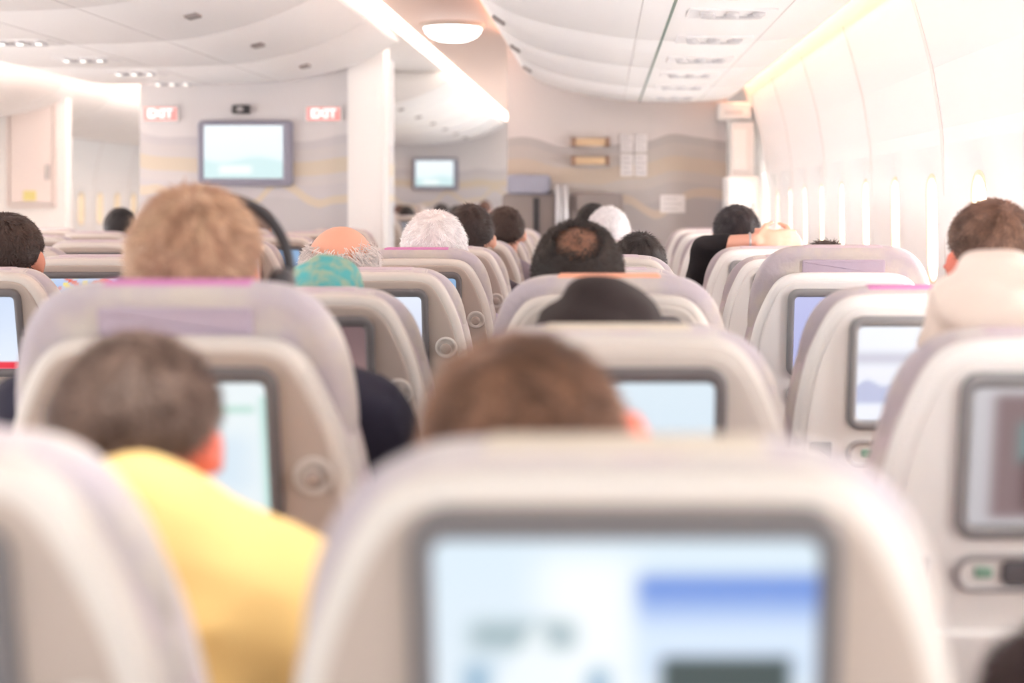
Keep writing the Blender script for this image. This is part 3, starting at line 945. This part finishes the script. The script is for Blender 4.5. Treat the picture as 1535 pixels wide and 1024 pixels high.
def person(label, seatx, ys, hx, hy, top, s=1.0, skin=(224, 172, 148), shirt=(90, 90, 110), trousers=(70, 72, 84), hair=None, scarf=None,
           yaw=0, pitch=0, roll=0, arms=None, sleeve='long', group='seated passengers', voxel=.011, hipy=None, abd=0, sk2=1.0, nbdrop=.155, shdrop=.05, shw=.165, nbo=None, folds=.006):
    Rm = Euler((math.radians(pitch), math.radians(roll), math.radians(yaw)), 'XYZ').to_matrix()
    head = Vector((hx, hy, top - .122 * s))
    m_skin = mat('skin_%d_%d_%d' % skin, skin, .5, .05, 12)
    nb = head + Rm @ (Vector((0, -.035, -nbdrop)) * s)
    hip = Vector((seatx, (hipy if hipy else ys + .40), .57))
    nb.y = max(nb.y, ys + .225) if nb.z < 1.12 else nb.y
    if nbo:
        nb = Vector(nbo)
    sp = lambda t: hip.lerp(nb, t)
    bs = s * sk2
    def torso(bm, g=0):
        ell(bm, hip + Vector((0, 0, -.01)), (.165 * bs + g, .115 * bs + g, .11 * bs + g))
        ell(bm, sp(.3) + Vector((0, .01, 0)), (.15 * bs + g, .105 * bs + g, .15 * bs + g))
        ell(bm, sp(.62) + Vector((0, .015, 0)), (.168 * bs + g, .11 * bs + g, .16 * bs + g))
        c = nb + Vector((0, .015, -shdrop))
        cap(bm, c + Vector((-.12 * bs, 0, -.025)), c + Vector((.12 * bs, 0, -.025)), .065 * bs + g, .065 * bs + g)
        for sx in (-1, 1):
            cap(bm, nb + Vector((sx * .02, .0, .0)), c + Vector((sx * shw * bs, 0, -.04)), .046 * bs + g, .058 * bs + g)
    shs = {}; els = {}; wrs = {}
    for sx in (-1, 1):
        sh = nb + Vector((sx * (shw + .005) * bs, .015, -shdrop - .04))
        el = sh + Vector((sx * (.05 + abd), .05, -.26 * s))
        wr = Vector((seatx + sx * .09, hip.y + .23, .68))
        if arms and sx in arms:
            el, wr = Vector(arms[sx][0]), Vector(arms[sx][1])
        shs[sx], els[sx], wrs[sx] = sh, el, wr
    def arms_f(bm, g=0, upto=2, frac=.86):
        for sx in (-1, 1):
            cap(bm, shs[sx], els[sx], .050 * bs + g, .040 * s + g)
            if upto == 2:
                cap(bm, els[sx], wrs[sx] if not g else els[sx].lerp(wrs[sx], frac), .038 * s + g, (.025 + (1 - frac) * .01) * s + g)
    def legs(bm, g=0, full=True):
        for sx in (-1, 1):
            h = hip + Vector((sx * .09 * bs, 0, -.02)); k = Vector((hip.x + sx * .12, hip.y + .40, .53)); a = Vector((hip.x + sx * .12, hip.y + .36, .11))
            cap(bm, h, k, .082 * bs + g, .055 * s + g)
            cap(bm, k, a if full else k.lerp(a, .95), .054 * s + g, .036 * s + g)
            if not g:
                cap(bm, a + Vector((0, 0, -.05)), a + Vector((0, .14, -.075)), .034, .028)
    bm = bmesh.new()
    ell(bm, head + Rm @ (Vector((0, -.006, .018)) * s), (.077 * s, .096 * s, .091 * s), Rm)
    ell(bm, head + Rm @ (Vector((0, .022, -.04)) * s), (.060 * s, .068 * s, .078 * s), Rm)
    ell(bm, head + Rm @ (Vector((0, -.03, -.05)) * s), (.058 * s, .06 * s, .06 * s), Rm)
    ell(bm, head + Rm @ (Vector((0, .068, -.095)) * s), (.026 * s, .02 * s, .02 * s), Rm, 2)
    cap(bm, head + Rm @ (Vector((0, .088, .0)) * s), head + Rm @ (Vector((0, .105, -.032)) * s), .008 * s, .014 * s, 10)
    ell(bm, head + Rm @ (Vector((0, .088, -.064)) * s), (.024 * s, .009 * s, .009 * s), Rm, 2)
    ell(bm, head + Rm @ (Vector((0, .082, .022)) * s), (.05 * s, .012 * s, .009 * s), Rm, 2)
    for sx in (-1, 1):
        Re = Rm @ Euler((0, 0, math.radians(-sx * 35))).to_matrix()
        ell(bm, head + Rm @ (Vector((sx * .086, -.010, -.018)) * s), (.010 * s, .020 * s, .032 * s), Re, 3)
    cap(bm, head + Rm @ (Vector((0, -.015, -.06)) * s), nb + Vector((0, .01, -.03)), .056 * s, .062 * s)
    torso(bm); arms_f(bm); legs(bm)
    for sx in (-1, 1):
        if arms and sx in arms:
            hand(bm, wrs[sx], arms[sx][2], arms[sx][3], s, arms[sx][4], arms[sx][5])
        else:
            hand(bm, wrs[sx], (-sx * .3, .9, -.25), (0, -.2, -1), s, .5, -sx)
    p = obj('person', remesh(bm, m_skin, voxel, 3))
    tag(p, label, 'person', group)
    m_sh = shirt if isinstance(shirt, bpy.types.Material) else mat('cloth_%d_%d_%d' % shirt, shirt, .9, .04, 14, .5)
    bm = bmesh.new(); torso(bm, .011); arms_f(bm, .010, 1 if sleeve == 'short' else 2, .42 if sleeve == 'half' else .86)
    ell(bm, nb + Vector((0, .0, -.01)), (.075 * s, .07 * s, .035 * s))
    def fold(co):
        w = math.sin(co.x * 40 + co.z * 55 + 5 * noise.noise(co * 7)) * .003
        return co + Vector((noise.noise(co * 14), noise.noise(co * 14 + Vector((5, 0, 0))) , noise.noise(co * 9))) * .010 + Vector((0, -w, w))
    obj('shirt', remesh(bm, m_sh, .013, 3, .5, fold), p)
    m_tr = mat('cloth_%d_%d_%d' % trousers, trousers, .9, .06, 14, .5)
    bm = bmesh.new(); ell(bm, hip + Vector((0, 0, -.02)), (.172 * bs, .122 * bs, .10 * bs)); legs(bm, .009, False)
    obj('trousers', remesh(bm, m_tr, .015, 2), p)
    bm = bmesh.new()
    for sx in (-1, 1):
        a = Vector((hip.x + sx * .12, hip.y + .36, .11))
        cap(bm, a + Vector((0, -.02, -.066)), a + Vector((0, .16, -.072)), .043, .036)
    obj('shoes', remesh(bm, M_dark, .013, 1), p)
    bm = bmesh.new()
    for sx in (-1, 1):
        ell(bm, head + Rm @ (Vector((sx * .031, .078, .004)) * s), (.012 * s,) * 3, Rm, 2)
    me = bpy.data.meshes.new('eyes'); bm.to_mesh(me); bm.free(); me.materials.append(mat('eye_white', (225, 222, 220), .2, .02, 4))
    obj('eyes', me, p)
    if hair:
        obj('hair', make_hair(head, Rm, s, **hair), p)
    if scarf:
        obj('headscarf', make_scarf(head, Rm, s, nb, scarf, folds=folds), p)
    return p, head, Rm

M_turq = mat('scarf_turquoise', (80, 170, 174), .85, 0, 38, .4, rgb2=(150, 176, 154))
M_blackscarf = mat('scarf_black', (40, 28, 28), .85, .1, 20, .4)
M_beige = mat('scarf_beige', (238, 222, 211), .85, .03, 10, .4)
R = rowy
person('man in yellow shirt with greying brown hair, leaning', -.48, R(1), -.446, 1.36, 1.213, .88, (230, 118, 98), (255, 216, 144), (80, 80, 96),
       dict(color=(72, 50, 40), color2=(132, 108, 96), style='crop', length=.020, n=7000, puff=.005), pitch=-20, roll=1, sleeve='short', abd=.05, sk2=1.24, shdrop=.072, shw=.180, nbo=(-.447, 1.275, 1.055))
person('person with smooth brown hair leaning sideways', CC, R(1), -.056, 1.27, 1.224, 1.04, (234, 124, 102), (120, 96, 92), (80, 76, 84),
       dict(color=(88, 58, 42), color2=(142, 102, 78), style='crop', length=.026, n=9000, puff=.007), pitch=-10, roll=-29)
p, hd, Rm = person('tall man with bushy blond hair and dark jacket', -.57, R(2), -.584, 2.04, 1.358, 1.0, (228, 154, 128), (38, 36, 54), (60, 60, 80),
       dict(color=(206, 170, 140), color2=(164, 122, 98), length=.028, n=10000, puff=.012), abd=.05, sk2=1.28, shw=.18, nbdrop=.14)
person('woman in black headscarf', CC, R(2), -.005, 2.10, 1.222, 1.14, (200, 150, 126), (50, 40, 44), (50, 44, 48), None, M_blackscarf, pitch=-5)
person('man with dark curly hair and bald crown', CC, R(3), -.052, 2.86, 1.300, 1.06, (134, 92, 72), (130, 120, 120), (70, 70, 80),
       dict(color=(38, 28, 26), color2=(52, 40, 36), style='patch', length=.018, n=9000, puff=.008, curl=.005))
person('person in turquoise and gold patterned headscarf', CL, R(3), -.552, 2.83, 1.232, .90, (214, 160, 134), (60, 120, 126), (70, 70, 80), None, M_turq)
person('bald man with thin white fringe leaning to the aisle', -.60, R(4), -.675, 3.66, 1.284, 1.16, (224, 162, 138), (190, 180, 180), (90, 90, 100),
       dict(color=(206, 196, 192), style='fringe', length=.028, n=4800, puff=.003))
person('person with thick white hair', CL, R(5), -.53, 4.46, 1.308, 1.16, (232, 180, 160), (180, 160, 190), (80, 80, 90),
       dict(color=(246, 240, 240), color2=(240, 232, 234), length=.026, n=8000, puff=.012))
person('passenger with dark brown hair', CL, R(6), -.495, 5.25, 1.326, 1.02, (214, 158, 134), (80, 70, 80), (60, 60, 70),
       dict(color=(50, 36, 34), length=.026, n=3500, puff=.010))
person('passenger with short brown hair', CL, R(7), -.42, 6.05, 1.312, .95, (214, 158, 134), (150, 140, 150), (60, 60, 70),
       dict(color=(62, 44, 38), length=.026, n=3000, puff=.010))
person('passenger with dark hair resting low', .03, R(5), .11, 4.46, 1.24, 1.0, (214, 158, 134), (90, 80, 90), (60, 60, 70),
       dict(color=(44, 34, 32), length=.024, n=3000, puff=.008))
person('passenger with white hair', CC, R(7), .02, 6.05, 1.312, 1.02, (236, 180, 150), (200, 190, 190), (60, 60, 70),
       dict(color=(242, 238, 240), length=.026, n=3000, puff=.010))
person('passenger with black hair', CC, R(8), -.05, 6.85, 1.325, .95, (214, 158, 134), (60, 60, 70), (60, 60, 70),
       dict(color=(34, 28, 28), length=.024, n=2500, puff=.008))
person('woman in pale beige headscarf', CR, R(2), .582, 2.08, 1.266, 1.28, (220, 166, 140), (226, 206, 196), (90, 84, 90), None, M_beige, folds=.007)
person('man with short brown hair leaning to the window', .60, R(3), .795, 2.92, 1.345, 1.04, (232, 130, 110), (120, 130, 150), (70, 70, 80),
       dict(color=(92, 66, 54), color2=(142, 110, 94), style='crop', length=.018, n=8000, puff=.006), yaw=8, nbo=(.745, 2.85, 1.05), abd=-.06)
person('passenger with dark hair low in the seat', CR, R(4), .57, 3.66, 1.236, 1.0, (214, 158, 134), (90, 80, 90), (60, 60, 70),
       dict(color=(44, 34, 32), length=.024, n=3000, puff=.008))
person('man with short dark hair across the aisle', -1.535, R(4), -1.53, 3.66, 1.310, 1.0, (204, 136, 112), (90, 90, 110), (60, 60, 70),
       dict(color=(54, 36, 30), length=.016, n=6000, puff=.006))
person('child with dark brown hair low in the seat', .50, R(1), .385, 1.17, .985, .84, (226, 168, 146), (120, 60, 60), (60, 60, 80),
       dict(color=(56, 36, 36), length=.03, n=4000, puff=.01), hipy=R(1) + .40, nbdrop=.13)
pm, hm, Rmm = person('person in black top with hands clasped behind head', CR, R(6), .495, 5.30, 1.322, .98, (228, 172, 150), (30, 26, 30), (50, 50, 60),
       dict(color=(42, 36, 42), length=.026, n=4000, puff=.010), voxel=.007, sleeve='half', nbdrop=.20, shdrop=.06,
       arms={-1: ((.375, 5.22, 1.165), (.545, 5.10, 1.190), (1, .02, .05), (0, 1, -.1), .35, 1),
             1: ((.73, 5.32, 1.06), (.695, 5.14, 1.18), (-1, -.15, .15), (0, 1, -.1), .35, -1)})
def torus(R0, r, n=40, k=10, arc=2 * math.pi, M=Matrix.Identity(4)):
    V, F = [], []
    closed = abs(arc - 2 * math.pi) < 1e-6
    N = n if closed else n + 1
    for i in range(N):
        a = arc * i / n
        for j in range(k):
            b = 2 * math.pi * j / k
            V.append(M @ Vector(((R0 + r * math.cos(b)) * math.cos(a), r * math.sin(b), (R0 + r * math.cos(b)) * math.sin(a))))
    for i in range(n):
        for j in range(k):
            i2 = (i + 1) % N if closed else i + 1
            F.append((i * k + j, i * k + (j + 1) % k, i2 * k + (j + 1) % k, i2 * k + j))
    return V, F
v, f = torus(.029, .004, M=Matrix.Translation((.525, 5.114, 1.187)) @ Matrix.Rotation(math.pi / 2, 4, 'Z'))
o = obj('bracelet', mesh_from(v, f, M_silver)); tag(o, 'thin silver bracelet on the raised wrist', 'bracelet')

far_specs = [(-2.10, 7.0, (50, 40, 40), 1.28), (-2.665, 7.8, (44, 40, 42), 1.30), (-2.10, 8.6, (150, 130, 120), 1.29)]
for x, y, c, t in far_specs:
    person('passenger with short hair in the central block', x, y - .4 + .2, x, y + .05, t, .98, (214, 158, 134), (110, 100, 110), (60, 60, 70),
           dict(color=c, length=.024, n=1500, puff=.008), voxel=.016)
base_sets = []
for c, sh in (((44, 36, 36), (230, 200, 90)), ((110, 80, 70), (90, 90, 120)), ((210, 200, 196), (150, 60, 60))):
    q = person('passenger in the next cabin', -1.535, 13.2, -1.535, 13.45, 1.31, 1.0, (214, 158, 134), sh, (60, 60, 70), dict(color=c, length=.024, n=900, puff=.008), voxel=.02, group='passengers in the next cabin')[0]
    base_sets.append(q)
k = 0
for yy in (14.8, 16.4, 18.0):
    for kk in range(4):
        src = base_sets[(k * 2 + kk) % 3]; k += 1
        c = src.copy(); COL.objects.link(c)
        c.location = (-.565 * kk + random.uniform(-.05, .05), yy - 13.2, random.uniform(-.03, .03))
        for ch in src.children:
            d = ch.copy(); COL.objects.link(d); d.parent = c
base_sets[1].location = (-1.13, 0, 0); base_sets[2].location = (-1.695, 0, .0)

# headphones on the blond man
hc = hd + Vector((.012, .03, -.01))
Mh = Matrix.Translation(hc)
v1, f1 = torus(.114, .008, 40, 10, math.pi, Mh)
v1 = [Vector((p.x, p.y + (p.z - hc.z) * .25, p.z)) for p in v1]
o = obj('headphones', mesh_from(v1, f1, M_dark)); tag(o, 'black over-ear headphones worn by the blond man', 'headphones')
for sx in (-1, 1):
    cv, cf = lathe([(.02, -.016), (.036, -.014), (.042, -.006), (.042, .010), (.034, .016)], 28)
    cv = [Matrix.Rotation(math.pi / 2, 4, 'Z') @ p for p in cv]
    obj('ear_cup', mesh_from(cv, cf, M_dark), o, hc + Vector((sx * .108, -.02, -.03)))

# ------------------------------------------------------------------ light
w = bpy.data.worlds.new('World'); scene.world = w; w.use_nodes = True
bg = w.node_tree.nodes['Background']
bg.inputs[0].default_value = (1.0, .985, .972, 1); bg.inputs[1].default_value = .72
def shirt_fill_spot(x, y, z, tx, ty, tz, energy, ang):
    l = bpy.data.lights.new('shirt_fill_spot', 'SPOT'); l.energy = energy; l.spot_size = math.radians(ang); l.spot_blend = .8; l.shadow_soft_size = .05
    l.color = (1, .95, .88)
    o = bpy.data.objects.new('shirt_fill_spot', l); COL.objects.link(o); o.location = (x, y, z)
    o.rotation_euler = (Vector((tx, ty, tz)) - Vector((x, y, z))).to_track_quat('-Z', 'Y').to_euler()
shirt_fill_spot(-.30, 1.10, 2.3, -.35, 1.24, .95, 28, 30)  # spot added to brighten the yellow shirt, not a cabin fixture

# ------------------------------------------------------------------ camera
cam = bpy.data.cameras.new('camera'); co = bpy.data.objects.new('camera', cam); COL.objects.link(co)
co.location = (0, 0, CAMZ); co.rotation_euler = (math.pi / 2, 0, 0)
cam.lens = 50; cam.sensor_width = 36
cam.shift_x = -(905 - 767.5) / 1535
cam.shift_y = -(512 - 300) / 1535
cam.clip_start = .05
cam.dof.use_dof = True; cam.dof.focus_distance = 3.9; cam.dof.aperture_fstop = 2.2
scene.camera = co
